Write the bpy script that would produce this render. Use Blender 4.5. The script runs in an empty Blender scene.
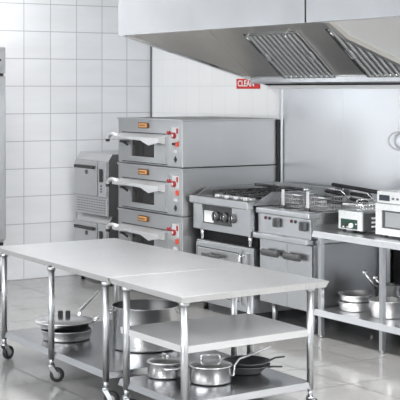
import bpy, bmesh, math, random
from mathutils import Vector, Matrix
random.seed(4)
S = bpy.context.scene
COL = S.collection
PI = math.pi

# ------------------------------------------------------------------ materials
def new_mat(name):
    m = bpy.data.materials.new(name); m.use_nodes = True
    nt = m.node_tree; b = nt.nodes['Principled BSDF']
    return m, nt, b

def plain(name, col, rough=.5, metal=0., spec=.5, noise=0., nscale=20., coat=0.):
    m, nt, b = new_mat(name)
    b.inputs['Base Color'].default_value = (*col, 1)
    b.inputs['Roughness'].default_value = rough
    b.inputs['Metallic'].default_value = metal
    b.inputs['Specular IOR Level'].default_value = spec
    b.inputs['Coat Weight'].default_value = coat
    if noise:
        tc = nt.nodes.new('ShaderNodeTexCoord'); nz = nt.nodes.new('ShaderNodeTexNoise')
        nz.inputs['Scale'].default_value = nscale
        nt.links.new(tc.outputs['Object'], nz.inputs['Vector'])
        mr = nt.nodes.new('ShaderNodeMapRange')
        mr.inputs['To Min'].default_value = max(.02, rough - noise); mr.inputs['To Max'].default_value = rough + noise
        nt.links.new(nz.outputs['Fac'], mr.inputs['Value']); nt.links.new(mr.outputs[0], b.inputs['Roughness'])
    return m

def steel(name, col=(.62, .63, .645), rough=.3, var=.07, stretch=(1, 1, 30), bump=.02, big=.04):
    """brushed stainless: stretched noise in roughness and bump, broad soft mottling in tone"""
    m, nt, b = new_mat(name)
    N, L = nt.nodes, nt.links
    b.inputs['Metallic'].default_value = 1
    tc = N.new('ShaderNodeTexCoord'); mp = N.new('ShaderNodeMapping'); mp.inputs['Scale'].default_value = stretch
    L.new(tc.outputs['Object'], mp.inputs['Vector'])
    nz = N.new('ShaderNodeTexNoise'); nz.inputs['Scale'].default_value = 9; nz.inputs['Detail'].default_value = 5
    L.new(mp.outputs[0], nz.inputs['Vector'])
    mr = N.new('ShaderNodeMapRange'); mr.inputs['To Min'].default_value = rough - var; mr.inputs['To Max'].default_value = rough + var
    L.new(nz.outputs['Fac'], mr.inputs['Value']); L.new(mr.outputs[0], b.inputs['Roughness'])
    n2 = N.new('ShaderNodeTexNoise'); n2.inputs['Scale'].default_value = 2.2; n2.inputs['Detail'].default_value = 3
    L.new(tc.outputs['Object'], n2.inputs['Vector'])
    cr = N.new('ShaderNodeValToRGB')
    cr.color_ramp.elements[0].position = .3; cr.color_ramp.elements[1].position = .7
    cr.color_ramp.elements[0].color = (*[c * (1 - big) for c in col], 1)
    cr.color_ramp.elements[1].color = (*[min(1, c * (1 + big)) for c in col], 1)
    L.new(n2.outputs['Fac'], cr.inputs[0]); L.new(cr.outputs[0], b.inputs['Base Color'])
    if bump:
        bp = N.new('ShaderNodeBump'); bp.inputs['Strength'].default_value = bump; bp.inputs['Distance'].default_value = .01
        L.new(nz.outputs['Fac'], bp.inputs['Height']); L.new(bp.outputs[0], b.inputs['Normal'])
    return m

def tile(name, ax, size, off, grout, col, gcol, rough=.18, var=.03, streak=0., bump=.25, soft=.5):
    """square-laid tiles on the plane of axes ax, in metres of object space"""
    m, nt, b = new_mat(name)
    N, L = nt.nodes, nt.links
    tc = N.new('ShaderNodeTexCoord'); sp = N.new('ShaderNodeSeparateXYZ'); L.new(tc.outputs['Object'], sp.inputs[0])
    def math_(op, a, bb=None):
        n = N.new('ShaderNodeMath'); n.operation = op
        for i, v in enumerate((a, bb)):
            if v is None: continue
            if isinstance(v, (int, float)): n.inputs[i].default_value = v
            else: L.new(v, n.inputs[i])
        return n.outputs[0]
    dist, cells = [], []
    for k in (0, 1):
        u = math_('DIVIDE', math_('SUBTRACT', sp.outputs[ax[k]], off[k]), size[k])
        fr = math_('FRACT', u); cells.append(math_('FLOOR', u))
        d = math_('MINIMUM', fr, math_('SUBTRACT', 1., fr))
        dist.append(math_('MULTIPLY', d, size[k]))
    dm = math_('MINIMUM', dist[0], dist[1])
    mr = N.new('ShaderNodeMapRange'); mr.inputs['From Min'].default_value = grout * soft; mr.inputs['From Max'].default_value = grout
    L.new(dm, mr.inputs['Value'])
    cv = N.new('ShaderNodeCombineXYZ'); L.new(cells[0], cv.inputs[0]); L.new(cells[1], cv.inputs[1])
    wn = N.new('ShaderNodeTexWhiteNoise'); wn.noise_dimensions = '3D'; L.new(cv.outputs[0], wn.inputs['Vector'])
    nz = N.new('ShaderNodeTexNoise'); nz.inputs['Scale'].default_value = 1.6; nz.inputs['Detail'].default_value = 4
    mp = N.new('ShaderNodeMapping'); mp.inputs['Scale'].default_value = (1, 1, 4) if 'Z' in ax else (1, 1, 1)
    L.new(tc.outputs['Object'], mp.inputs['Vector']); L.new(mp.outputs[0], nz.inputs['Vector'])
    tone = math_('ADD', math_('MULTIPLY', math_('SUBTRACT', wn.outputs['Value'], .5), var),
                 math_('MULTIPLY', math_('SUBTRACT', nz.outputs['Fac'], .5), streak))
    hs = N.new('ShaderNodeHueSaturation'); hs.inputs['Color'].default_value = (*col, 1)
    L.new(math_('ADD', tone, 1.), hs.inputs['Value'])
    mx = N.new('ShaderNodeMix'); mx.data_type = 'RGBA'
    L.new(mr.outputs[0], mx.inputs['Factor']); mx.inputs['A'].default_value = (*gcol, 1); L.new(hs.outputs[0], mx.inputs['B'])
    L.new(mx.outputs['Result'], b.inputs['Base Color'])
    r2 = N.new('ShaderNodeMapRange'); r2.inputs['To Min'].default_value = .45; r2.inputs['To Max'].default_value = rough
    L.new(mr.outputs[0], r2.inputs['Value']); L.new(r2.outputs[0], b.inputs['Roughness'])
    bp = N.new('ShaderNodeBump'); bp.inputs['Strength'].default_value = bump; bp.inputs['Distance'].default_value = .004
    L.new(mr.outputs[0], bp.inputs['Height']); L.new(bp.outputs[0], b.inputs['Normal'])
    return m

M = {}
M['steel'] = steel('brushed_steel')
M['steel_v'] = steel('brushed_steel_upright', stretch=(30, 30, 1))
M['steel_oven'] = steel('oven_steel', (.56, .565, .57), .36, stretch=(1, 1, 30))
M['steel_shaded'] = steel('shaded_side_steel', (.40, .405, .415), .36, stretch=(1, 1, 8), bump=0)  # darker steel copy: shade under the work table put into the colour
M['steel_top'] = steel('table_top_steel', (.74, .745, .755), .3, stretch=(1, 30, 1), big=.03)
M['steel_mid'] = plain('satin_shelf_steel', (.74, .745, .755), .38, .7)
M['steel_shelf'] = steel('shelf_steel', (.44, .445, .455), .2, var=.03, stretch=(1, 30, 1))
M['steel_tube'] = plain('tube_steel', (.56, .57, .59), .3, 1.)
M['steel_wall'] = plain('splashback_steel', (.80, .815, .84), .29, 1.)
M['steel_hood'] = steel('hood_steel', (.62, .63, .645), .22, var=.04, stretch=(1, 1, 20), bump=.01, big=.07)
M['steel_hood_in'] = steel('hood_inner_steel', (.70, .685, .66), .36, stretch=(1, 20, 1), big=.06)
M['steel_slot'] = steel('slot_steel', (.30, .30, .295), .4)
M['polish'] = steel('polished_steel', (.78, .785, .79), .14, var=.04, stretch=(1, 1, 12), bump=.0)
M['pan'] = steel('pan_steel', (.74, .74, .745), .2, var=.06, stretch=(20, 20, 1), bump=.0)
def radial(name, col, rough, an):
    m, nt, b = new_mat(name)
    b.inputs['Base Color'].default_value = (*col, 1); b.inputs['Metallic'].default_value = 1
    b.inputs['Roughness'].default_value = rough; b.inputs['Anisotropic'].default_value = an
    tg = nt.nodes.new('ShaderNodeTangent'); tg.direction_type = 'RADIAL'; tg.axis = 'Z'
    nt.links.new(tg.outputs[0], b.inputs['Tangent'])
    return m
M['pan'] = radial('pan_steel_spun', (.78, .78, .785), .24, .6)
M['pan_in'] = steel('pot_inner_steel', (.2, .2, .2), .35)
M['chrome'] = plain('bright_chrome', (.85, .85, .86), .08, 1., noise=.03)
M['wire'] = plain('grey_wire', (.42, .42, .43), .35, .9, noise=.08)
M['white_enamel'] = plain('white_enamel', (.66, .67, .68), .28, noise=.05)
M['black'] = plain('black_plastic', (.012, .012, .013), .42, noise=.08)
M['rubber'] = plain('black_rubber', (.02, .02, .021), .65, noise=.1)
M['dark'] = plain('dark_cavity', (.012, .012, .013), .8, noise=.1)
M['dgrey'] = plain('dark_grey_plastic', (.075, .077, .08), .45, noise=.1)
M['castiron'] = plain('cast_iron', (.025, .025, .027), .6, noise=.15, nscale=60)
M['nonstick'] = plain('dark_nonstick', (.045, .045, .047), .38, .3, noise=.1)
M['nonstick_out'] = plain('dark_pan_outside', (.22, .22, .225), .4, .6, noise=.1)
M['glass'] = plain('dark_oven_glass', (.018, .016, .015), .1, noise=.05, coat=.5)
M['mw_glass'] = plain('microwave_glass', (.32, .33, .34), .16, noise=.05)
M['grey_plate'] = plain('pale_grey_plate', (.55, .55, .56), .4, noise=.05)
M['handle'] = plain('bright_handle_steel', (.84, .845, .85), .36, .85)
M['red'] = plain('red_plastic', (.30, .008, .016), .35, noise=.05)
M['dim_red'] = plain('unlit_red_lamp', (.10, .012, .014), .3, noise=.05)
M['orange_red'] = plain('orange_red_plastic', (.62, .06, .025), .35, noise=.05)
M['signred'] = plain('sign_red', (.62, .02, .02), .4, noise=.05)
M['white'] = plain('white_plastic', (.85, .85, .85), .4, noise=.05)
M['orange'] = plain('badge_orange', (.62, .31, .11), .4, noise=.05)
M['brown'] = plain('badge_brown', (.12, .05, .02), .5, noise=.05)
M['green'] = plain('dark_green_panel', (.010, .05, .033), .4, noise=.05)
M['display'] = plain('display_black', (.02, .025, .04), .15, noise=.03)
M['paint_grey'] = plain('grey_paint', (.30, .305, .31), .6, noise=.05, nscale=4)
M['corner'] = plain('grey_corner_profile', (.22, .225, .235), .4, .6, noise=.05)
M['paint'] = plain('white_paint', (.84, .845, .85), .7, noise=.05, nscale=4)
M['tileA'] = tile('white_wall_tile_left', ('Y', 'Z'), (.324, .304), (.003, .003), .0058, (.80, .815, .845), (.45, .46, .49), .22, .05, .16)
M['tileB'] = tile('white_wall_tile_back', ('X', 'Z'), (.262, .304), (.012, .003), .005, (.88, .885, .895), (.70, .71, .73), .22, .02, .04)
M['tileF'] = tile('grey_floor_tile', ('X', 'Y'), (.6, .6), (.05, -.05), .006, (.33, .328, .322), (.07, .07, .07), .1, .05, .08, .12)

# ------------------------------------------------------------------ mesh helpers
class MB:
    def __init__(s): s.bm = bmesh.new()
    def box(s, x0, x1, y0, y1, z0, z1, bev=0., seg=2):
        t = bmesh.new()
        v = [t.verts.new((x, y, z)) for x in (x0, x1) for y in (y0, y1) for z in (z0, z1)]
        for f in ((0, 1, 3, 2), (4, 6, 7, 5), (0, 4, 5, 1), (2, 3, 7, 6), (0, 2, 6, 4), (1, 5, 7, 3)):
            t.faces.new([v[i] for i in f])
        bmesh.ops.recalc_face_normals(t, faces=t.faces)
        if bev:
            bmesh.ops.bevel(t, geom=list(t.edges), offset=bev, segments=seg, profile=.5, affect='EDGES')
        s.add(t); return s
    def add(s, t, mat=None):
        me = bpy.data.meshes.new('tmp'); t.to_mesh(me); t.free()
        if mat is not None: me.transform(mat)
        s.bm.from_mesh(me); bpy.data.meshes.remove(me); return s
    def prism(s, pts, axis, a, b, bev=0.):
        """polygon pts in the two other axes, extruded from a to b along axis ('x','y','z')"""
        t = bmesh.new()
        def P(p, c):
            return {'x': (c, p[0], p[1]), 'y': (p[0], c, p[1]), 'z': (p[0], p[1], c)}[axis]
        A = [t.verts.new(P(p, a)) for p in pts]; B = [t.verts.new(P(p, b)) for p in pts]
        n = len(pts)
        t.faces.new(A); t.faces.new(B[::-1])
        for i in range(n): t.faces.new((A[i], B[i], B[(i + 1) % n], A[(i + 1) % n]))
        bmesh.ops.recalc_face_normals(t, faces=t.faces)
        if bev: bmesh.ops.bevel(t, geom=list(t.edges), offset=bev, segments=2, profile=.5, affect='EDGES')
        return s.add(t)
    def slab(s, pts, z0, z1, inset, edge=.006):
        """plate whose rim folds in (inset > 0) or out (< 0) towards its underside"""
        n = len(pts); V = [Vector((*p, 0)) for p in pts]
        c = sum(V, Vector()) / n
        t = bmesh.new()
        def ring(k, z):
            out = []
            for i in range(n):
                a, b, d = V[i - 1], V[i], V[(i + 1) % n]
                e1, e2 = (b - a).normalized(), (d - b).normalized()
                n1, n2 = Vector((-e1.y, e1.x, 0)), Vector((-e2.y, e2.x, 0))
                if n1.dot(c - b) < 0: n1.negate()
                if n2.dot(c - b) < 0: n2.negate()
                q = b + (n1 + n2) * k
                out.append(t.verts.new((q.x, q.y, z)))
            return out
        hi, mid, lo = ring(.001, z1), ring(0, z1 - .0015), ring(inset, z0)
        t.faces.new(hi); t.faces.new(lo[::-1])
        for A, B in ((hi, mid), (mid, lo)):
            for i in range(n): t.faces.new((A[i], B[i], B[(i + 1) % n], A[(i + 1) % n]))
        bmesh.ops.recalc_face_normals(t, faces=t.faces)
        return s.add(t)
    def cyl(s, p, q, r, r2=None, n=20):
        p, q = Vector(p), Vector(q); d = q - p
        t = bmesh.new()
        bmesh.ops.create_cone(t, cap_ends=True, segments=n, radius1=r, radius2=r if r2 is None else r2, depth=d.length)
        for f in t.faces: f.smooth = len(f.verts) == 4
        return s.add(t, Matrix.Translation((p + q) / 2) @ d.to_track_quat('Z', 'Y').to_matrix().to_4x4())
    def lathe(s, prof, c=(0, 0, 0), n=40, cap=False):
        t = bmesh.new(); rings = []
        for r, z in prof:
            if r < 1e-6: rings.append([t.verts.new((0, 0, z))])
            else: rings.append([t.verts.new((r * math.cos(2 * PI * i / n), r * math.sin(2 * PI * i / n), z)) for i in range(n)])
        for A, B in zip(rings, rings[1:]):
            for i in range(n):
                j = (i + 1) % n
                if len(A) == 1 and len(B) == 1: continue
                if len(A) == 1: f = t.faces.new((A[0], B[i], B[j]))
                elif len(B) == 1: f = t.faces.new((A[i], B[0], A[j]))
                else: f = t.faces.new((A[i], B[i], B[j], A[j]))
                f.smooth = True
        bmesh.ops.recalc_face_normals(t, faces=t.faces)
        return s.add(t, Matrix.Translation(c))
    def tube(s, pts, r, n=10, closed=False, rx=None):
        """round (or rx-by-r oval) tube along a polyline"""
        t = bmesh.new(); P = [Vector(p) for p in pts]; rings = []; up = Vector((0, 0, 1)); k = len(P)
        for i, p in enumerate(P):
            a = P[i - 1] if (i > 0 or closed) else p
            b = P[(i + 1) % k] if (i < k - 1 or closed) else p
            d = (b - a).normalized()
            if i == 0:
                ref = Vector((0, 0, 1)) if abs(d.z) < .9 else Vector((1, 0, 0))
                u = d.cross(ref).normalized()
            else:
                u = (u - d * u.dot(d)).normalized()
            v = d.cross(u)
            rings.append([t.verts.new(p + u * (rx or r) * math.cos(2 * PI * j / n) + v * r * math.sin(2 * PI * j / n)) for j in range(n)])
        for i in range(k if closed else k - 1):
            A, B = rings[i], rings[(i + 1) % k]
            for j in range(n):
                f = t.faces.new((A[j], A[(j + 1) % n], B[(j + 1) % n], B[j])); f.smooth = True
        if not closed: t.faces.new(rings[0]); t.faces.new(rings[-1])
        bmesh.ops.recalc_face_normals(t, faces=t.faces)
        return s.add(t)
    def build(s, name, mat, parent=None, label=None):
        me = bpy.data.meshes.new(name); s.bm.to_mesh(me); s.bm.free()
        me.materials.append(M[mat])
        o = bpy.data.objects.new(name, me); COL.objects.link(o)
        if parent is not None: o.parent = parent
        if label: o['label'] = label
        return o

def arc(p0, p1, p2, n=8):
    p0, p1, p2 = map(Vector, (p0, p1, p2))
    return [tuple((1 - t) ** 2 * p0 + 2 * t * (1 - t) * p1 + t * t * p2) for t in [i / n for i in range(n + 1)]]

def thing(name, label, cat, loc=(0, 0, 0), rz=0., group=None):
    o = bpy.data.objects.new(name, None); COL.objects.link(o)
    o.empty_display_size = .05; o.location = loc; o.rotation_euler = (0, 0, rz)
    o['label'] = label; o['category'] = cat
    if group: o['group'] = group
    return o

def tag(o, label, cat, group=None):
    o['label'] = label; o['category'] = cat
    if group: o['group'] = group
    return o

def dup(root, loc, label=None, rz=None, group=None):
    r = root.copy(); COL.objects.link(r); r.location = loc
    if rz is not None: r.rotation_euler = (0, 0, rz)
    if label: r['label'] = label
    if group: r['group'] = group
    for ch in list(root.children):
        c = ch.copy(); COL.objects.link(c); c.parent = r
        for g in list(ch.children):
            d = g.copy(); COL.objects.link(d); d.parent = c
    return r

def text_mesh(name, body, size, mat, parent, loc, rot, ext=.001, sx=1., label=None):
    cu = bpy.data.curves.new(name, 'FONT'); cu.body = body; cu.size = size; cu.extrude = ext
    cu.align_x = 'CENTER'; cu.align_y = 'CENTER'; cu.offset = size * .02
    tmp = bpy.data.objects.new(name + '_tmp', cu); COL.objects.link(tmp)
    dg = bpy.context.evaluated_depsgraph_get()
    me = bpy.data.meshes.new_from_object(tmp.evaluated_get(dg))
    bpy.data.objects.remove(tmp)
    me.transform(Matrix.Diagonal((sx, 1, 1, 1)))
    me.materials.clear(); me.materials.append(M[mat])
    o = bpy.data.objects.new(name, me); COL.objects.link(o); o.parent = parent
    o.location = loc; o.rotation_euler = rot
    if label: o['label'] = label
    return o

def struct(name, mb, mat):
    o = mb.build(name, mat); o['kind'] = 'structure'; return o

# ------------------------------------------------------------------ room
XR, YF, ZC = 16.5, -11.0, 3.9
struct('floor', MB().box(-.2, XR, YF, .2, -.12, 0), 'tileF')
struct('wall_left', MB().box(-.2, 0, YF, .2, 0, ZC), 'tileA')
struct('wall_back', MB().box(0, XR, 0, .2, 0, ZC), 'tileB')
struct('wall_right', MB().box(XR, XR + .2, YF, .2, 0, ZC), 'paint_grey')
struct('wall_front', MB().box(-.2, XR + .2, YF - .2, YF, 0, ZC), 'paint_grey')
struct('ceiling', MB().box(-.2, XR + .2, YF - .2, .2, ZC, ZC + .15), 'paint')
# stainless cladding of the back wall behind the cooking line: two sheets with a seam, a folded edge at the left
SEAM = 3.62
m = MB().box(2.62, SEAM - .002, -.012, 0, .0, 2.104); m.box(2.605, 2.64, -.022, 0, .0, 2.104, .004)
struct('trim_1', m, 'steel_wall')
m = MB().box(SEAM + .002, 9.2, -.012, 0, .0, 2.104); m.box(SEAM - .006, SEAM + .006, -.014, -.0, 0, 2.104)
struct('trim_2', m, 'steel_wall')

struct('trim_3', MB().box(0, .028, -.012, 0, 0, ZC, .003), 'corner')

# ------------------------------------------------------------------ wall sign
t = thing('wall_sign', 'red sign with white capital lettering on white back wall tiles under the hood edge', 'sign', (2.03, -.003, 2.155))
MB().box(-.215, .215, -.008, .003, -.052, .052, .004).build('board', 'signred', t)
text_mesh('lettering', 'CLEAN', .088, 'white', t, (-.03, -.010, 0), (PI / 2, 0, 0), .001, 1.12)

# ------------------------------------------------------------------ extractor hood
HX0, HX1, HYF, HZF, HZB, HTOP = 2.45, 5.415, -1.752, 2.602, 2.108, 3.86
def slope_z(y, zf=HZF): return HZB + (zf - HZB) * (y / HYF)
def hood_end(t, x0, x1, name, mat, lip, pts, label=None):
    m = MB().prism([*pts, (0, HTOP), (HYF, HTOP)], 'x', x0, x1)
    o = m.build(name, mat, t, label)
    hgt = .022 if lip < .045 else .035
    e, g = MB(), MB()
    for (ya, za), (yb, zb) in zip(pts, pts[1:]):
        e.prism([(ya, za), (yb, zb), (yb, zb + hgt), (ya, za + hgt)], 'x', x0, x1 + lip)
        g.prism([(ya, za + hgt), (yb, zb + hgt), (yb, zb + hgt + .016), (ya, za + hgt + .016)], 'x', x0, x1 + lip + .01)
    o2 = e.build('lower_lip', 'polish' if lip < .045 else 'steel_hood_in', o)
    if lip > .045: g.build('lip_edge', 'handle', o)
    else: g.bm.free()
def filters(t, spans):
    A, B = Vector((0, -.25, 2.212)), Vector((0, -.705, 2.622))
    u = (B - A); Ln = u.length; u.normalize(); nrm = Vector((0, -u.z, u.y))  # towards room and down
    if nrm.z > 0: nrm = -nrm
    for x0, x1 in spans:
        def quad(m, xa, xb, s0, s1, h0, h1):
            pts = []
            for s_, h_ in ((s0, h0), (s1, h0), (s1, h1), (s0, h1)):
                p = A + u * s_ + nrm * h_; pts.append((p.y, p.z))
            m.prism(pts, 'x', xa, xb)
        fr = MB()
        quad(fr, x0, x0 + .014, 0, Ln, .0, .024); quad(fr, x1 - .014, x1, 0, Ln, .0, .024)
        quad(fr, x0 + .014, x1 - .014, 0, .02, 0, .024); quad(fr, x0 + .014, x1 - .014, Ln - .012, Ln, 0, .024)
        f = fr.build('baffle_filter', 'steel_hood', t)
        bk = MB(); quad(bk, x0 - .045, x0 - .002, 0, Ln, -.004, .006); bk.build('side_gap', 'dark', f, 'black gap along the filter edge')
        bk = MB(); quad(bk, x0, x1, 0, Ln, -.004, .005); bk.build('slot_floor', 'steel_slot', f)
        bars = MB(); n = 10; w = (x1 - x0 - .05) / n
        for i in range(n):
            xa = x0 + .03 + i * w
            for s0, s1 in ((.012, Ln - .012),):
                # rounded bar: three facets
                quad(bars, xa, xa + w * .58, s0, s1, .010, .020)
                quad(bars, xa + w * .14, xa + w * .44, s0, s1, .019, .027)
        bars.build('baffle_bars', 'handle', f)
        for xh in (x0 + .07, x1 - .06):
            h = MB(); ctr = A + u * (Ln * .52)
            lo, hi = ctr - u * .05, ctr + u * .05
            h.tube([(xh + dx, *(p + nrm * .035).yz) for dx, p in ((-.04, lo), (.04, lo), (.04, hi), (-.04, hi))], .006, 8, True)
            h.build('handle', 'steel_tube', f)
        for xh in (x0 + .1, x1 - .12):
            p = A + u * (Ln + .02)
            MB().tube([(xh, *(p + nrm * .0).yz), (xh, *(p + nrm * .07).yz), (xh + .03, *(p + nrm * .075 + u * -.03).yz)], .009).build('latch', 'chrome', f)

def hood(x0, x1, label, first):
    t = thing('extractor_hood', label, 'extractor hood', (0, 0, 0), 0, 'extractor hood sections')
    m = MB().box(x0, x1 - .022, HYF - .012, HYF + .012, HZF, HTOP)
    m.build('front_panel', 'steel_hood', t)
    MB().box(x0, x1 - .008, HYF + .012, HYF + .05, HZF, HZF + .02).build('front_lip', 'steel_hood_in', t)
    if first: MB().box(x1 - .023, x1 - .001, HYF - .004, HYF + .008, HZF, HTOP).build('seam', 'dark', t, 'dark upright joint between the hood sections')
    if first:
        hood_end(t, x0, x0 + .02, 'end_panel', 'steel_hood_in', .035, [(HYF + .012, HZF), (0, HZB)])
    else:
        hood_end(t, x0, x0 + .02, 'divider_panel', 'steel_wall', .05, [(HYF + .012, HZF + .002), (-1.60, HZF), (-1.42, 2.48), (-.816, 2.262), (0, HZB)])
    a, b = x0 + .022, x1 - .004
    sl = (2.622 - 2.212) / (-.705 + .25)
    yt = -1.55
    MB().prism([(-.25, 2.208), (-.23, 2.222), (yt + .02, 2.212 + sl * (yt + .25) + .02), (yt, 2.212 + sl * (yt + .25))], 'x', a, b).build('sloping_back', 'steel_hood_in', t)
    g = MB().prism([(0, 2.152), (-.25, 2.152), (-.275, 2.165), (-.275, 2.215), (-.255, 2.215), (-.255, 2.172), (-.24, 2.166), (0, 2.166)], 'x', a, b)
    g.build('grease_gutter', 'steel_hood', t)
    MB().cyl((a, -.262, 2.222), (b, -.262, 2.222), .016).build('gutter_rail', 'polish', t)
    MB().box(x0 + .0, b, -.05, -.0, 2.103, 2.137, .003).build('wall_rail', 'white', t, 'bright white rail along the wall')
    MB().box(a, b, -.06, -.02, 2.137, 2.2).build('shadow_gap', 'dark', t)
    return t
h1 = hood(HX0, HX1, 'left section of the stainless extractor hood, two slatted baffle filters showing inside', True)
filters(h1, [(3.03, 3.86), (4.31, 5.14)])
h2 = hood(HX1, 8.6, 'right section of the stainless extractor hood, its sloping divider panel showing', False)

# ------------------------------------------------------------------ upright fridge at the left frame edge
t = thing('upright_fridge', 'tall two-door stainless refrigerator on slim legs against the white tiled wall', 'refrigerator', (0, 0, 0))
fy0, fy1, fx = -3.05, -2.135, .70
MB().box(.02, fx - .05, fy0, fy1, .5, 2.54, .008).build('body', 'steel_v', t)
d = MB().box(fx - .045, fx, fy0 + .004, fy1 - .004, 2.262, 2.535, .01).build('door', 'steel_v', t)
MB().cyl((fx - .01, fy1 - .07, 2.40), (fx + .004, fy1 - .07, 2.40), .014).build('lock', 'dgrey', d)
d = MB().box(fx - .045, fx, fy0 + .004, fy1 - .004, .53, 2.235, .01).build('door', 'steel_v', t)
MB().box(fx - .05, fx - .01, fy0 + .02, fy1 - .03, 2.236, 2.261, .004).build('grip_recess', 'black', d, 'black finger-grip recess between the doors')
for y in (fy0 + .06, fy1 - .03):
    for x in (.08, fx - .06):
        MB().cyl((x, y, 0), (x, y, .5), .018).build('leg', 'steel_tube', t)
MB().box(.03, fx - .03, fy0 + .02, fy1 - .02, .475, .5).build('plinth_or_shade', 'black', t)

# ------------------------------------------------------------------ holding cabinets (stack of two)
def cabinet():
    w, dpt, h = .745, .72, .66
    t = thing('holding_cabinet', 'upper grey steel holding cabinet with black bar handle, stacked beside the ovens', 'cabinet', (.255, -1.10, .745), 0, 'stacked holding cabinets')
    MB().prism([(.0, 0), (.0, h - .075), (.05, h), (dpt, h), (dpt, 0)], 'x', 0, w, .004).build('body', 'steel_oven', t)
    d = MB().box(.015, w * .72, -.028, 0, .205, h - .085, .006).build('door', 'steel_oven', t)
    hm = MB().box(.03, w * .66, -.05, -.03, h - .168, h - .132, .01)
    for x in (.06, w * .54): hm.box(x - .015, x + .015, -.04, -.02, h - .162, h - .138)
    hm.build('handle', 'black', d)
    MB().cyl((.30, -.036, h - .205), (.30, -.02, h - .205), .024).build('lock', 'dgrey', d)
    MB().box(w * .74, w - .012, -.02, 0, .205, h - .085, .005).build('control_strip', 'steel', t)
    MB().box(w * .80, w * .88, -.032, -.015, h - .30, h - .16, .005).build('switch', 'black', t)
    for i, z in enumerate((.25, .28, .31)): MB().box(w * .82, w * .86, -.024, -.015, z, z + .016).build('label_mark', 'dgrey', t)
    v = MB().box(.02, w - .02, -.012, 0, .01, .195, .004).build('vent_panel', 'steel_oven', t)
    s = MB()
    for r in range(6):
        for c in range(17):
            x = .055 + c * .039; z = .025 + r * .027
            s.box(x, x + .022, -.0135, -.008, z, z + .009)
    s.build('vent_slots', 'dgrey', v, 'rows of small dark vent slots')
    return t
c0 = cabinet()
c1 = dup(c0, (.255, -1.10, .083), 'lower grey steel holding cabinet, under the other one beside the ovens')

for x in (.05, .695):
    for y in (.06, .66): MB().cyl((x, y, -.083), (x, y, .001), .022).build('foot', 'black', c1)

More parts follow.
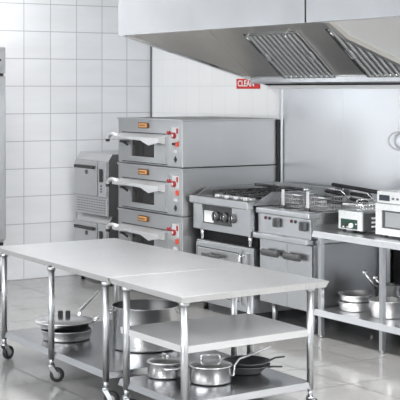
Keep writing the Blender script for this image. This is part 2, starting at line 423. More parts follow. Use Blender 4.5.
# ------------------------------------------------------------------ deck ovens (stack of three)
OW, OD, OH = 1.283, 1.15, .468
def deck_oven():
    t = thing('deck_oven', 'top stainless deck oven of the stack of three, its upper surface open to view', 'oven', (1.318, -1.15, .402 + 2 * OH), 0, 'stacked deck ovens')
    b = MB().box(0, OW, 0, OD - .03, .006, OH, .006); b.box(-.006, OW + .006, -.012, OD - .03, OH - .018, OH, .004)
    b.build('body', 'steel_oven', t)
    Z = lambda d: OH - d
    # orange badge
    bd = MB().box(.44, .635, -.014, 0, Z(.100), Z(.042), .012).build('badge', 'brown', t, 'orange oval maker badge')
    MB().box(.458, .617, -.020, -.010, Z(.092), Z(.050), .008).build('badge_plate', 'orange', bd)
    q = MB()
    for i in range(4): q.box(.478 + i * .030, .500 + i * .030, -.022, -.018, Z(.078), Z(.064))
    q.build('badge_marks', 'brown', bd)
    MB().box(.09, .98, -.004, .002, Z(.152), Z(.143)).build('seam_line', 'dark', t)
    MB().box(.09, 1.0, -.004, .002, Z(.448), Z(.441)).build('seam_line', 'dark', t)
    # door with dark window
    d = MB()
    x0, x1, z0, z1, wx0, wx1, wz0, wz1 = .11, 1.0, Z(.435), Z(.17), .33, .79, Z(.385), Z(.205)
    d.box(x0, x1, -.028, 0, z0, wz0); d.box(x0, x1, -.028, 0, wz1, z1)
    d.box(x0, wx0, -.028, 0, wz0, wz1); d.box(wx1, x1, -.028, 0, wz0, wz1)
    d = d.build('door', 'steel_oven', t)
    MB().box(wx0, wx1, -.016, -.002, wz0, wz1).build('window', 'glass', d)
    MB().box((wx0 + wx1) / 2 - .004, (wx0 + wx1) / 2 + .004, -.018, -.014, wz0, wz1).build('window_bar', 'black', d)
    # folded shelf-like door handle: sloping top, front lip that deepens to the right, closed right end
    hm = MB().prism([(0, Z(.160)), (-.095, Z(.186)), (-.095, Z(.194)), (0, Z(.170))], 'x', .05, .99)
    hm.prism([(.05, Z(.184)), (.99, Z(.184)), (.99, Z(.228)), (.80, Z(.262)), (.64, Z(.218)), (.30, Z(.210)), (.12, Z(.218)), (.05, Z(.215))], 'y', -.100, -.092)
    hm.prism([(0, Z(.165)), (-.098, Z(.19)), (-.098, Z(.228)), (0, Z(.25))], 'x', .975, .99)
    hm.build('door_handle', 'handle', d)
    MB().tube(arc((.14, -.05, Z(.245)), (.22, -.08, Z(.23)), (.29, -.05, Z(.272))), .013).build('door_catch', 'black', d)
    # curved lever at the left end of the handle
    lv = MB().tube([(.10, -.06, Z(.180)), (.05, -.075, Z(.172))] + arc((.02, -.08, Z(.17)), (-.062, -.085, Z(.175)), (-.072, -.085, Z(.225))), .021, 12).build('lever', 'handle', t)
    MB().cyl((-.072, -.085, Z(.222)), (-.073, -.085, Z(.25)), .0225).build('lever_tip', 'black', lv)
    # control panel
    c = MB().box(1.06, OW - .03, -.006, 0, .02, Z(.06), .003).build('control_panel', 'steel_oven', t)
    MB().box(1.105, 1.225, -.012, 0, Z(.20), Z(.075), .004).build('dial_plate', 'grey_plate', c)
    kb = MB().cyl((1.155, -.035, Z(.155)), (1.155, -.008, Z(.155)), .030)
    kb.build('knob', 'red', c)
    MB().cyl((1.155, -.040, Z(.155)), (1.155, -.034, Z(.155)), .015).build('knob_cap', 'grey_plate', c)
    MB().cyl((1.045, -.026, Z(.132)), (1.045, 0, Z(.132)), .018).build('indicator', 'red', c)
    MB().tube([(1.045, -.016, Z(.132)), (1.12, -.016, Z(.142))], .006).build('indicator_arm', 'red', c)
    MB().box(1.19, 1.222, -.016, 0, Z(.135), Z(.085), .004).build('marker', 'red', c)
    sw = MB().box(1.18, 1.215, -.02, 0, Z(.262), Z(.215), .004).build('switch', 'orange_red', c)
    MB().box(1.115, 1.182, -.02, -.0, Z(.252), Z(.225), .004).build('switch_rocker', 'black', sw)
    MB().box(1.125, 1.20, -.008, 0, Z(.325), Z(.295), .002).build('plate', 'grey_plate', c)
    MB().prism([(1.165, Z(.415)), (1.192, Z(.388)), (1.165, Z(.355)), (1.138, Z(.388))], 'y', -.012, 0).build('diamond_mark', 'black', c)
    return t
o0 = deck_oven()
dup(o0, (1.318, -1.15, .402 + OH), 'middle stainless deck oven of the stack of three, clear of the worktop')
dup(o0, (1.318, -1.15, .402), 'bottom stainless deck oven of the stack, half hidden behind the prep table')
t = thing('oven_stand', 'low steel stand carrying the stack of three deck ovens', 'stand', (1.318, -1.15, 0))
MB().box(0, OW, .02, OD - .04, .36, .400, .004).build('top_frame', 'steel', t)
for x in (.04, OW - .04):
    for y in (.06, OD - .08):
        MB().cyl((x, y, 0), (x, y, .36), .025).build('leg', 'steel_tube', t)

struct('oven_gap_shade', MB().box(2.606, 2.634, -.05, -.023, .7, 1.795, .004), 'black')  # black strip painting the dark gap between ovens and splashback

# ------------------------------------------------------------------ gas range on an under-counter oven
RX0, RX1, RYF = 2.66, 3.628, -1.077
t = thing('under_counter_oven', 'stainless oven with dark handle standing beneath the gas range', 'oven', (RX0, RYF + .02, 0))
w = RX1 - RX0 - .01
MB().box(0, w, .03, .98, .08, .665, .006).build('body', 'steel', t)
MB().box(.005, w - .005, .05, .97, .664, .675, .002).build('gap_shade_top', 'castiron', t)  # oven top blackened to paint the shadow beneath the range
MB().box(.005, w - .005, .93, .95, .674, .77).build('gap_shade_back', 'castiron', t)  # dark sheet added to deepen the shadow at the back of the gap
for x in (.06, w - .06):
    for y in (.10, .9): MB().cyl((x, y, 0), (x, y, .085), .022).build('foot', 'black', t)
d = MB()
d.box(.04, .80, 0, .03, .13, .645, .004)
d = d.build('door', 'steel', t)
MB().box(.075, .765, -.008, .004, .18, .60, .006).build('door_panel', 'steel_oven', d)
fr = MB(); fr.box(.06, .78, -.002, .01, .603, .612); fr.box(.06, .78, -.002, .01, .165, .174); fr.box(.06, .067, -.002, .01, .174, .603); fr.box(.773, .78, -.002, .01, .174, .603)
fr.build('door_seal', 'dgrey', d)
hm = MB().box(.24, .52, -.075, -.045, .53, .565, .01)
for x in (.28, .48): hm.box(x - .015, x + .015, -.05, 0, .535, .56)
hm.build('handle', 'dgrey', d)
lt = MB().box(.845, .905, -.01, .03, .15, .62, .006).build('latch_plate', 'steel_oven', t)
MB().tube([(.875, -.01, .60), (.875, -.06, .59), (.875, -.06, .51), (.875, -.01, .50)], .014).build('latch_handle', 'chrome', lt)
MB().box(.865, .885, -.02, -.005, .46, .51).build('latch_slot', 'black', lt)

t = thing('gas_range', 'stainless gas range with black burner grates and three front knobs', 'range', (RX0, RYF, 0))
w = RX1 - RX0
b = MB()
b.box(.03, w - .03, .05, .95, .79, 1.03)                        # carcass
b.box(.0, .16, .015, .06, .8345, 1.02); b.box(w - .30, w, .015, .06, .8345, 1.02)   # face left and right of the recess
b.box(.0, w, .015, .06, .775, .835)
b.build('body', 'steel', t)
a = MB().box(-.008, w + .008, -.03, .05, 1.015, 1.088, .012); a.box(0, w, .03, .98, 1.05, 1.078)
a.build('top_tray', 'steel', t)
MB().box(.02, w - .02, -.012, .02, 1.086, 1.092).build('tray_shadow_line', 'dgrey', t)
MB().box(.16, w - .30, .035, .052, .835, 1.015).build('knob_recess', 'dgrey', t)
MB().box(.17, .33, .028, .045, .845, .955, .004).build('rating_plate', 'white', t)
for x in (.40, .545, .69):
    k = MB().cyl((x, -.01, .915), (x, .036, .915), .040, .046).build('knob', 'dgrey', t)
    MB().cyl((x, -.016, .915), (x, -.008, .915), .024).build('knob_cap', 'polish', k)
    MB().box(x - .007, x + .007, -.024, -.008, .875, .955, .003).build('knob_grip', 'black', k)
MB().box(.02, w - .02, .11, .93, .676, .79).build('plinth_or_shade', 'dark', t, 'black block painting the shade under the range')  # black filler standing in for the shade between range and oven
for x, y in ((.10, .06), (w - .06, .06), (.10, .9), (w - .12, .9)):
    MB().cyl((x, y, .677), (x, y, .79), .016, .026).build('leg', 'polish', t)
# side guards
gp = [(.08, 1.075), (.26, 1.165), (.93, 1.165), (.93, 1.075)]
MB().prism(gp, 'x', w - .018, w).build('side_guard', 'steel', t)
MB().prism([(.03, 1.075), (.16, 1.15), (.93, 1.165), (.93, 1.075)], 'x', 0, .016).build('side_guard', 'steel', t)
MB().box(0, w, .95, .965, 1.05, 1.18).build('rear_guard', 'steel', t)
for i in range(4):
    for j in range(2):
        cx, cy = .20 + i * .21, .33 + j * .34
        g = MB()
        for k in range(4):
            an = k * PI / 2 + PI / 4
            g.tube([(cx + .03 * math.cos(an), cy + .03 * math.sin(an), 1.128), (cx + .085 * math.cos(an), cy + .085 * math.sin(an), 1.132), (cx + .13 * math.cos(an), cy + .13 * math.sin(an), 1.128)], .009, 6)
        x0, x1, y0, y1 = cx - .1, cx + .1, cy - .155, cy + .155
        g.tube([(x0, y0, 1.125), (x1, y0, 1.125), (x1, y1, 1.125), (x0, y1, 1.125)], .009, 6, True)
        for px, py in ((x0, y0), (x1, y0), (x1, y1), (x0, y1)): g.cyl((px, py, 1.078), (px, py, 1.125), .008)
        g = g.build('grate', 'castiron', t)
        MB().lathe([(0, 1.105), (.045, 1.105), (.05, 1.095), (.06, 1.078)], (cx, cy, 0), 24).build('burner', 'castiron', g)
for x in (.38, .535, .69, .845):
    v = MB().box(x - .038, x + .030, .035, .085, 1.088, 1.118, .012)
    v.box(x - .03, x + .03, .08, .14, 1.085, 1.108, .008)
    v.build('valve_cover', 'handle', t, 'small white valve cover')

# ------------------------------------------------------------------ base cabinet and double fryer
FX0, FX1, FYF = 3.665, 4.448, -1.0
t = thing('base_cabinet', 'steel base cabinet with two doors and thick grey handles, under the double fryer', 'cabinet', (FX0, FYF, 0))
w = FX1 - FX0
MB().box(.005, w - .005, .04, .84, .20, .775, .004).build('body', 'steel_shaded', t)
MB().box(-.02, w + .008, -.055, .86, .772, .823, .012).build('worktop_ledge', 'steel', t)
for x0, x1, hx0, hx1 in ((.006, .418, .10, .335), (.424, w - .006, .435, .66)):
    d = MB().box(x0, x1, .012, .04, .205, .765, .004).build('door', 'steel', t)
    zc = .655
    hm = MB().tube([(hx0, -.025, zc), (hx0 + .03, -.035, zc), (hx1 - .03, -.035, zc), (hx1, -.025, zc)], .03, 12, rx=.022)
    hm.box(hx0 + .02, hx1 - .02, -.03, .014, zc - .012, zc + .012)
    hm.build('handle', 'dgrey', d)
for x in (.10, w - .10):
    for y in (.11, .75): MB().cyl((x, y, 0), (x, y, .2), .022, .026).build('foot', 'steel_tube', t)

t = thing('deep_fryer', 'double stainless deep fryer with two square knobs and pairs of indicator lights', 'fryer', (FX0, FYF, 0))
b = MB(); b.box(0, w, 0, .46, .824, .95, .003); b.box(0, w, 0, .10, .95, 1.0); b.box(0, w, .41, .46, .95, 1.0); b.box(0, .05, .1, .41, .95, 1.0); b.box(w - .05, w, .1, .41, .95, 1.0)
b.build('body', 'steel', t)
rim = MB()
rim.box(-.006, w + .006, -.03, .10, .992, 1.045, .014, 3)
rim.box(-.006, w + .006, .40, .47, .992, 1.045, .006)
rim.box(-.006, .05, .098, .402, .992, 1.044); rim.box(w - .05, w + .006, .098, .402, .992, 1.044); rim.box(w / 2 - .03, w / 2 + .03, .098, .402, .992, 1.044)
rim.build('rim', 'steel', t)
MB().box(.04, w - .04, .09, .42, .949, .956).build('oil_well', 'dark', t)
for x0 in (.30, .69):
    k = MB().box(x0 - .048, x0 + .048, -.03, 0, .888, .968, .012).build('knob', 'dgrey', t)
    MB().box(x0 - .009, x0 + .009, -.05, -.028, .893, .963, .004).build('knob_grip', 'dgrey', k)
    for dx, mt in ((-.185, 'dim_red'), (-.125, 'display')):
        MB().cyl((x0 + dx, -.008, .957), (x0 + dx, 0, .957), .014).build('indicator_light', mt, t)

def basket():
    t = thing('fryer_basket', 'wire fryer basket with raised handle in the left well of the double fryer', 'basket', (FX0 + .06, FYF + .19, 1.012), 0, 'fryer baskets')
    bw, bd, bh = .28, .21, .15
    g = MB()
    n = 9
    for i in range(n + 1):
        x = bw * i / n
        g.tube([(x, 0, bh), (x, 0, 0), (x, bd, 0), (x, bd, bh)], .003, 4)
    for k in range(5):
        z = .006 + (bh - .006) * k / 4
        g.tube([(0, 0, z), (bw, 0, z), (bw, bd, z), (0, bd, z)], .0028, 4, True)
    for i in range(1, 7):
        y = bd * i / 7
        g.tube([(0, y, bh), (0, y, 0), (bw, y, 0), (bw, y, bh)], .003, 4)
    g.tube([(0, 0, bh), (bw, 0, bh), (bw, bd, bh), (0, bd, bh)], .006, 6, True)
    g.build('wire_mesh', 'wire', t)
    MB().box(.045, .085, -.012, -.004, .02, .20, .003).build('bracket', 'handle', t)
    MB().box(.04, .095, -.02, -.002, .005, .05, .004).build('bracket_foot', 'dgrey', t)
    hd = MB().tube([(.065, -.008, .205), (.065, -.06, .215)], .016, 10).build('handle_neck', 'polish', t)
    MB().tube([(.065, -.05, .212), (.065, -.31, .245)], .013, 10).build('handle', 'black', t)
    return t
b0 = basket()
dup(b0, (FX0 + .43, FYF + .19, 1.012), 'wire fryer basket with raised handle in the right well of the double fryer')

# ------------------------------------------------------------------ contact grill behind
t = thing('contact_grill', 'double contact grill with long black bar handles, behind the small countertop fryer', 'grill', (3.88, -.50, .824))
MB().box(0, .56, .02, .33, .02, .27, .01).build('body', 'steel_oven', t)
for x in (.05, .51):
    for y in (.05, .3): MB().cyl((x, y, 0), (x, y, .025), .02).build('foot', 'black', t)
MB().cyl((.07, .12, .415), (.72, .12, .385), .017).build('rear_bar', 'black', t)
MB().cyl((.54, .16, .385), (.54, .22, .10), .014).build('bar_post', 'steel_tube', t)
MB().cyl((.14, .16, .425), (.14, .22, .10), .014).build('bar_post', 'steel_tube', t)
for x0 in (.10, .46):
    l = MB().box(x0 + .0, x0 + .26, .03, .26, .27, .31, .01).build('lid', 'steel_oven', t)
    MB().tube([(x0 + .02, .03, .30), (x0 + .02, -.02, .37), (x0 + .04, -.03, .395), (x0 + .28, -.03, .385), (x0 + .31, -.02, .36), (x0 + .31, .03, .30)], .006, 8).build('wire_loop', 'chrome', l)
    MB().cyl((x0 + .03, -.0, .365), (x0 + .29, -.0, .352), .017).build('grip', 'black', l)
    MB().cyl((x0 + .08, -.05, .325), (x0 + .30, -.05, .312), .015).build('grip', 'black', l)

# ------------------------------------------------------------------ stainless worktable on the right
TX0, TX1, TYF, TYB = 4.462, 7.4, -.985, -.17
t = thing('work_table', 'long stainless work table with open undershelf along the steel splashback', 'table', (0, 0, 0))
MB().slab([(TX0, TYF), (TX1, TYF), (TX1, TYB), (TX0, TYB)], .850, .9, -.010).build('tabletop', 'steel_top', t)
MB().slab([(TX0 + .01, TYF + .01), (TX1, TYF + .01), (TX1, TYB), (TX0 + .01, TYB)], .19, .24, -.012).build('undershelf', 'steel_top', t)
for x in (TX0 + .052, 5.315, 6.35, 7.3):
    for y in (TYF + .045, TYB - .05):
        l = MB().box(x - .02, x + .02, y - .02, y + .02, .02, .853, .004).build('leg', 'steel_tube', t)
        MB().cyl((x, y, 0), (x, y, .022), .018).build('foot', 'steel_tube', l)
MB().box(4.50, 4.585, -.135, -.10, .0, .85).build('wall_gap_shade', 'black', t, 'black strip painting the shaded gap to the wall')  # black box standing in for the dark gap between base cabinet and wall

# small countertop fryer
t = thing('countertop_fryer', 'small countertop fryer with dark green control panel and white dial', 'fryer', (4.575, -.80, .902))
fw, fd, fh = .31, .27, .175
MB().box(0, fw, .012, fd, .018, fh, .008).build('body', 'dgrey', t)
for x in (.03, fw - .03):
    for y in (.04, fd - .03): MB().cyl((x, y, 0), (x, y, .02), .014).build('foot', 'black', t)
f = MB().box(0, fw - .0, -.004, .014, .02, fh, .004).build('front_panel', 'white_enamel', t)
MB().box(.035, fw - .055, -.009, 0, .03, .108, .003).build('control_panel', 'green', f)
k = MB().cyl((.19, -.03, .06), (.19, -.006, .06), .020).build('dial', 'white', f)
MB().cyl((.10, -.014, .062), (.10, -.006, .062), .011).build('pilot_light', 'dim_red', f)
q = MB()
for i in range(3): q.box(.12 + i * .014, .128 + i * .014, -.011, -.006, .038, .048)
q.box(.065, .085, -.011, -.006, .036, .046); q.box(.235, .25, -.011, -.006, .07, .078)
q.build('panel_marks', 'white', f)
for z in (.045, .08, .115):
    MB().box(fw - .004, fw + .012, .10, .17, z, z + .016, .004).build('side_vent', 'white', t)
MB().box(-.005, fw + .005, .0, fd + .005, fh - .012, fh + .004, .004).build('rim', 'steel', t)
t = thing('small_wire_basket', 'little wire basket with black handle lying on the small countertop fryer', 'basket', (4.575, -.80, 1.082))
g = MB()
for i in range(8):
    x = .05 + .2 * i / 7
    g.tube([(x, .05, .05), (x, .06, .004), (x, .22, .004), (x, .23, .05)], .0025, 4)
for i in range(6):
    y = .06 + .16 * i / 5
    g.tube([(.04, y, .05), (.05, y, .004), (.25, y, .004), (.26, y, .05)], .0025, 4)
g.tube([(.04, .05, .05), (.26, .05, .05), (.26, .23, .05), (.04, .23, .05)], .005, 6, True)
g.tube([(.20, .05, .05), (.20, .03, .085), (.215, .03, .092), (.25, .2, .098), (.255, .21, .09), (.255, .22, .05)], .0045, 6)
g.build('wire_mesh', 'chrome', t)
MB().tube([(.14, .05, .05), (.10, -.02, .052), (.06, -.05, .056)], .008, 8).build('handle_neck', 'white_enamel', t)
MB().tube([(.09, -.03, .054), (-.02, -.11, .072)], .014, 8).build('handle', 'black', t)

# microwave
t = thing('microwave', 'white-silver microwave oven with grey window at the right end of the work table', 'microwave', (5.085, -.80, .902))
mw, md, mh = .62, .42, .37
MB().box(0, mw, .015, md, .018, mh, .012).build('body', 'white_enamel', t)
for x in (.05, mw - .05):
    for y in (.05, md - .05): MB().cyl((x, y, 0), (x, y, .02), .018).build('foot', 'dgrey', t)
c = MB().box(.0, mw, -.006, .016, mh - .095, mh, .006).build('control_strip', 'white_enamel', t)
MB().box(.03, .16, -.010, 0, mh - .075, mh - .028, .003).build('display', 'display', c)
q = MB()
for i in range(5): q.box(.19 + i * .055, .215 + i * .055, -.009, -.004, mh - .06, mh - .045)
q.build('button_marks', 'dgrey', c)
dd = MB()
wx0, wx1, wz0, wz1 = .075, .50, .075, mh - .15
dd.box(0, mw, -.02, .016, .02, wz0); dd.box(0, mw, -.02, .016, wz1, mh - .10); dd.box(0, wx0, -.02, .016, wz0, wz1); dd.box(wx1, mw, -.02, .016, wz0, wz1)
dd = dd.build('door', 'white_enamel', t)
MB().box(wx0, wx1, -.008, .004, wz0, wz1).build('window', 'mw_glass', dd)
fr = MB(); fr.box(wx0, wx0 + .03, -.012, 0, wz0, wz1); fr.box(wx0 + .03, wx1, -.012, 0, wz1 - .012, wz1); fr.box(wx0 + .03, wx1, -.012, 0, wz0, wz0 + .012)
fr.build('window_frame', 'dgrey', dd)
hm = MB().tube([(mw - .06, -.02, .07), (mw - .06, -.06, .08), (mw - .06, -.06, mh - .16), (mw - .06, -.02, mh - .15)], .01); hm.build('handle', 'chrome', dd)

# hanging ring on the splashback
t = thing('hanging_ring', 'white wire ring hanging against the steel splashback above the microwave', 'ring', (4.463, -.05, 1.64))
MB().tube([(.135 * math.cos(a), .0, .078 * math.sin(a)) for a in [2 * PI * i / 40 for i in range(40)]], .0085, 8, True).build('ring', 'white_enamel', t)
MB().cyl((0.0, .0, .075), (0.0, .0, .455), .0025).build('cord', 'white', t)

# ------------------------------------------------------------------ prep tables
def caster(parent, x, y, rot):
    c = MB(); c.cyl((0, 0, .118), (0, 0, .17), .017); c.cyl((0, 0, .108), (0, 0, .124), .026)
    for s in (-1, 1): c.prism([(-.02, .112), (.018, .112), (.05, .06), (.05, .04), (.028, .04)], 'y', s * .022 - .002, s * .022 + .002)
    c.cyl((.04, -.024, .052), (.04, .024, .052), .009)
    c = c.build('caster', 'steel_tube', parent); c.location = (x, y, 0); c.rotation_euler = (0, 0, rot)
    w = MB().lathe([(.022, -.017), (.044, -.017), (.052, -.010), (.052, .010), (.044, .017), (.022, .017)], (0, 0, 0), 28)
    w.bm.transform(Matrix.Translation((.04, 0, .052)) @ Matrix.Rotation(PI / 2, 4, 'X'))
    w.build('wheel', 'rubber', c)
    h = MB().cyl((.04, -.018, .052), (.04, .018, .052), .026); h.build('hub', 'steel_slot', c)
def prep_table(label, corners, legs, shelves, rots):
    """corners: front-left, front-right, back-right, back-left of the top"""
    t = thing('prep_table', label, 'table', (0, 0, 0), 0, 'stainless prep tables')
    top = MB().slab(corners, .825, .865, .014); top.build('tabletop', 'steel_top', t)
    for sh in shelves:
        nm, z, pts = sh
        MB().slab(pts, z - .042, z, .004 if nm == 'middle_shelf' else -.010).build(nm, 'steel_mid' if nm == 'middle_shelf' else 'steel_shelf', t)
    for (x, y), r in zip(legs, rots):
        l = MB().cyl((x, y, .165), (x, y, .826), .0225); l.cyl((x, y, .80), (x, y, .826), .031)
        l.build('leg', 'steel_tube', t)
        caster(t, x, y, r)
    return t
prep_table('long stainless prep table, further of the two, on black casters',
           [(3.799, -3.611), (5.812, -3.672), (5.812, -2.539), (3.779, -2.519)],
           [(3.952, -3.586), (4.861, -3.621), (5.721, -3.636), (3.952, -2.598), (4.861, -2.598), (5.726, -2.623)],
           [('undershelf', .223, [(3.952, -3.586), (5.721, -3.634), (5.721, -2.613), (3.952, -2.594)])],
           [1.9, 1.0, .75, 1.4, -2., 1.])
prep_table('shorter stainless prep table with a middle shelf, nearer of the two',
           [(5.814, -3.666), (6.783, -3.695), (6.709, -2.539), (5.814, -2.542)],
           [(6.002, -3.636), (6.719, -3.636), (5.923, -2.623), (6.640, -2.640)],
           [('middle_shelf', .554, [(5.913, -3.634), (6.723, -3.636), (6.648, -2.640), (5.913, -2.618)]),
            ('undershelf', .218, [(5.913, -3.634), (6.723, -3.636), (6.648, -2.640), (5.913, -2.618)])],
           [.85, 1.2, 1., 2.])

# ------------------------------------------------------------------ cookware
def vessel(parent, r0, r1, h, mat='pan', inner='pan_in', th=.005, lip=.006, name='body'):
    """open pan: base radius r0, rim radius r1"""
    e = .012
    MB().lathe([(0, 0), (r0 - e, 0), (r0 - .003, .004), (r0, e), (r1, h - .004), (r1 + lip, h), (r1 + lip - .002, h + .003), (r1 - th, h)], n=48).build(name, mat, parent)
    MB().lathe([(r1 - th + .001, h + .001), (r0 - th, e), (r0 - th - .01, .008), (0, .008)], n=48).build('inside', inner, parent)
def loop_handle(parent, ang, r, z, out=.05, half=.05, tr=.007, mat='chrome', lift=0.):
    c, s = math.cos(ang), math.sin(ang)
    def P(a, b, dz=0): return (c * a - s * b, s * a + c * b, z + dz)
    MB().tube([P(r - .004, -half), P(r + out * .7, -half, lift * .7), P(r + out, -half * .7, lift), P(r + out, half * .7, lift), P(r + out * .7, half, lift * .7), P(r - .004, half)], tr, 8, rx=tr * 1.4).build('side_handle', mat, parent)
def long_handle(parent, pts, tr=.008, wide=2., mat='chrome', name='long_handle'):
    return MB().tube(pts, tr, 10, rx=tr * wide).build(name, mat, parent)
def lid(parent, r, z, dome=.02, mat='pan'):
    return MB().lathe([(r + .004, z), (r + .006, z + .004), (r, z + .007), (r * .8, z + .008 + dome * .4), (r * .45, z + .008 + dome * .85), (0, z + .008 + dome)], n=48).build('lid', mat, parent)
RIGHT, TOCAM = math.radians(58), math.radians(-32)     # image right and towards-camera headings on the floor plan
def heading(deg): return RIGHT - math.radians(deg)      # deg clockwise from image right, seen from above

# tall stock pot on the far table's shelf
t = thing('stock_pot', 'large tall stainless stock pot without lid on the undershelf of the long table', 'pot', (5.093, -2.974, 0.225))
vessel(t, .245, .247, .305)
loop_handle(t, heading(178), .247, .255, .035, .06, .008); loop_handle(t, heading(0), .247, .255, .035, .06, .008)

# stacked pans on the far table
t = thing('saute_pan', 'shallow stainless pan beneath the lidded pan on the long table undershelf', 'pan', (4.496, -3.320, 0.225))
vessel(t, .180, .194, .072)
t = thing('lidded_pan', 'wide flared stainless pan with flat lid and two dark grips, stacked on a shallow pan', 'pan', (4.476, -3.330, 0.302))
vessel(t, .178, .216, .055)
l = lid(t, .215, .055, .022, 'pan')
for k in (-1, 1):
    g = MB().box(-.019, .019, -.010, .010, 0, .052, .006); g.bm.transform(Matrix.Translation((math.cos(RIGHT) * (.028 * k + .0), math.sin(RIGHT) * (.028 * k + .0), .078)) @ Matrix.Rotation(RIGHT, 4, 'Z'))
    g.build('lid_grip', 'black', l, 'dark upright lid grip')
a, a2 = heading(-65), heading(-55)
long_handle(t, [(.205 * math.cos(a), .205 * math.sin(a), .045), (.25 * math.cos(a), .25 * math.sin(a), .095), (.42 * math.cos(a2), .42 * math.sin(a2), .225)], .007, 2.6)
loop_handle(t, heading(-8), .213, .042, .05, .03, .008, 'chrome', .035)

# casserole, saucepan and frying pans on the near table
t = thing('casserole', 'lidded stainless casserole with short side handles beside the front corner leg', 'pot', (6.017, -3.354, 0.220))
vessel(t, .116, .118, .098)
l = lid(t, .117, .098, .02)
MB().tube([(-.03, 0, .12), (-.028, 0, .145), (.028, 0, .145), (.03, 0, .12)], .008, 8).build('lid_handle', 'chrome', l)
loop_handle(t, heading(70), .118, .075, .035, .045, .009, 'chrome'); loop_handle(t, heading(250), .118, .075, .035, .045, .009)
t = thing('saucepan', 'lidded stainless saucepan with long upturned handle beside the casserole', 'pot', (6.313, -3.191, 0.220))
vessel(t, .134, .136, .108)
l = lid(t, .135, .108, .018)
c, s = math.cos(RIGHT), math.sin(RIGHT)
MB().tube([(-.06 * c, -.06 * s, .12), (-.058 * c, -.058 * s, .165), (-.05 * c, -.05 * s, .172), (.05 * c, .05 * s, .172), (.058 * c, .058 * s, .165), (.06 * c, .06 * s, .12)], .0075, 8).build('lid_handle', 'chrome', l)
a = heading(8); a2 = heading(-14)
long_handle(t, [(.127 * math.cos(a), .127 * math.sin(a), .045), (.150 * math.cos(a), .150 * math.sin(a), .045), (.155 * math.cos(a), .155 * math.sin(a), .11), (.19 * math.cos(a2), .19 * math.sin(a2), .135), (.40 * math.cos(a2), .40 * math.sin(a2), .205)], .0075, 1.5)
t = thing('frying_pan', 'dark frying pan on the shelf itself, lower of the two behind the saucepan', 'pan', (6.200, -2.836, 0.220), 0, 'stacked dark frying pans')
vessel(t, .10, .155, .055, 'nonstick_out', 'nonstick')
a = heading(20)
long_handle(t, [(.14 * math.cos(a), .14 * math.sin(a), .045), (.19 * math.cos(a), .19 * math.sin(a), .052), (.245 * math.cos(a), .245 * math.sin(a), .055)], .006, 1.7, 'dgrey')
t = thing('frying_pan', 'dark frying pan nested in the other one, its handle pointing to the table end', 'pan', (6.200, -2.836, 0.245), 0, 'stacked dark frying pans')
vessel(t, .10, .155, .055, 'nonstick_out', 'nonstick')
a = heading(-6)
long_handle(t, [(.14 * math.cos(a), .14 * math.sin(a), .045), (.19 * math.cos(a), .19 * math.sin(a), .068), (.255 * math.cos(a), .255 * math.sin(a), .075)], .006, 1.7, 'dgrey')

# pans on the work table's undershelf
t = thing('low_pan', 'shallow steel pan, lower of the two stacked on the work table undershelf', 'pan', (4.70, -.72, .242), 0, 'stacked shallow steel pans')
vessel(t, .132, .142, .072)
t = thing('low_pan', 'shallow steel pan resting tilted on top of another on the work table undershelf', 'pan', (4.70, -.72, .322), 0, 'stacked shallow steel pans')
t.rotation_euler = (.03, .05, 0)
vessel(t, .132, .142, .06)
t = thing('deep_saucepan', 'deep steel saucepan with two raised handles behind the work table leg', 'pot', (4.80, -.45, .242))
vessel(t, .105, .112, .20)
for dx, zz, ln in ((-.10, .17, .18), (-.055, .185, .10)):
    x, y = math.cos(RIGHT) * dx, math.sin(RIGHT) * dx
    h = long_handle(t, [(x, y, zz), (x - math.cos(RIGHT) * ln * .55, y - math.sin(RIGHT) * ln * .55, zz + ln * .75)], .014, 1.4)
    MB().cyl((x - math.cos(RIGHT) * (ln * .55 - .02), y - math.sin(RIGHT) * (ln * .55 - .02), zz + ln * .75), (x - math.cos(RIGHT) * (ln * .55 + .02), y - math.sin(RIGHT) * (ln * .55 + .02), zz + ln * .76), .021).build('handle_end', 'polish', h)
t = thing('flared_pan', 'flared steel pan standing nearest the right edge of the undershelf', 'pan', (5.115, -.72, .242))
vessel(t, .125, .155, .14)
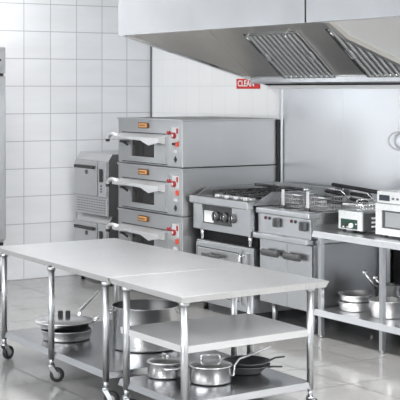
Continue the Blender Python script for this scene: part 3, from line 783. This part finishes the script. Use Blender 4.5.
t = thing('steel_bowl', 'small steel bowl behind the flared pan on the undershelf', 'bowl', (5.10, -.33, .242))
vessel(t, .07, .12, .16)

# ------------------------------------------------------------------ light
def area(name, loc, sx, sy, power, rot=(0, 0, 0), col=(1, .99, .97)):
    l = bpy.data.lights.new(name, 'AREA'); l.shape = 'RECTANGLE'; l.size = sx; l.size_y = sy; l.energy = power; l.color = col
    o = bpy.data.objects.new(name, l); COL.objects.link(o); o.location = loc; o.rotation_euler = rot
    return o
for x, y, e in ((1.3, -2.6, 34), (4.2, -2.6, 66), (7.2, -2.6, 100), (10.2, -2.6, 130), (13.2, -2.6, 130), (4.2, -7.2, 40), (7.6, -7.2, 60), (11., -7.2, 80), (14., -7.2, 80)):
    area('ceiling_lamp', (x, y, ZC - .03), 1.8, .7, e)
# added fill lights on the unseen front and right sides of the kitchen
area('added_fill', (7.5, YF + .05, 2.0), 9.0, 1.8, 330, (-PI / 2, 0, PI), (.95, .98, 1))
area('added_fill', (XR - .05, -5.5, 2.0), 6.0, 2.0, 110, (0, PI / 2, 0), (.93, .97, 1))
w = bpy.data.worlds.new('World'); S.world = w; w.use_nodes = True
w.node_tree.nodes['Background'].inputs[0].default_value = (.9, .95, 1, 1)
w.node_tree.nodes['Background'].inputs[1].default_value = .3

# ------------------------------------------------------------------ camera
cd = bpy.data.cameras.new('camera'); cam = bpy.data.objects.new('camera', cd); COL.objects.link(cam)
VX, VY, HZ, CX = -640., 2350., 89., 200.
f = math.sqrt((CX - VX) * (VY - CX)); a = math.atan((CX - VX) / f)
cam.location = (13.598, -7.8254, 2.1)
cam.rotation_euler = (PI / 2, 0, math.atan2(math.cos(a), math.sin(a)))
cd.sensor_width = 36; cd.lens = f / 400 * 36; cd.shift_y = (HZ - 200) / 400
cd.clip_end = 100
S.camera = cam
S.cycles.sample_clamp_indirect = 4.0
S.view_settings.view_transform = 'Standard'; S.view_settings.look = 'None'
S.view_settings.exposure = 0.3; S.view_settings.gamma = 1
S.view_settings.use_curve_mapping = False
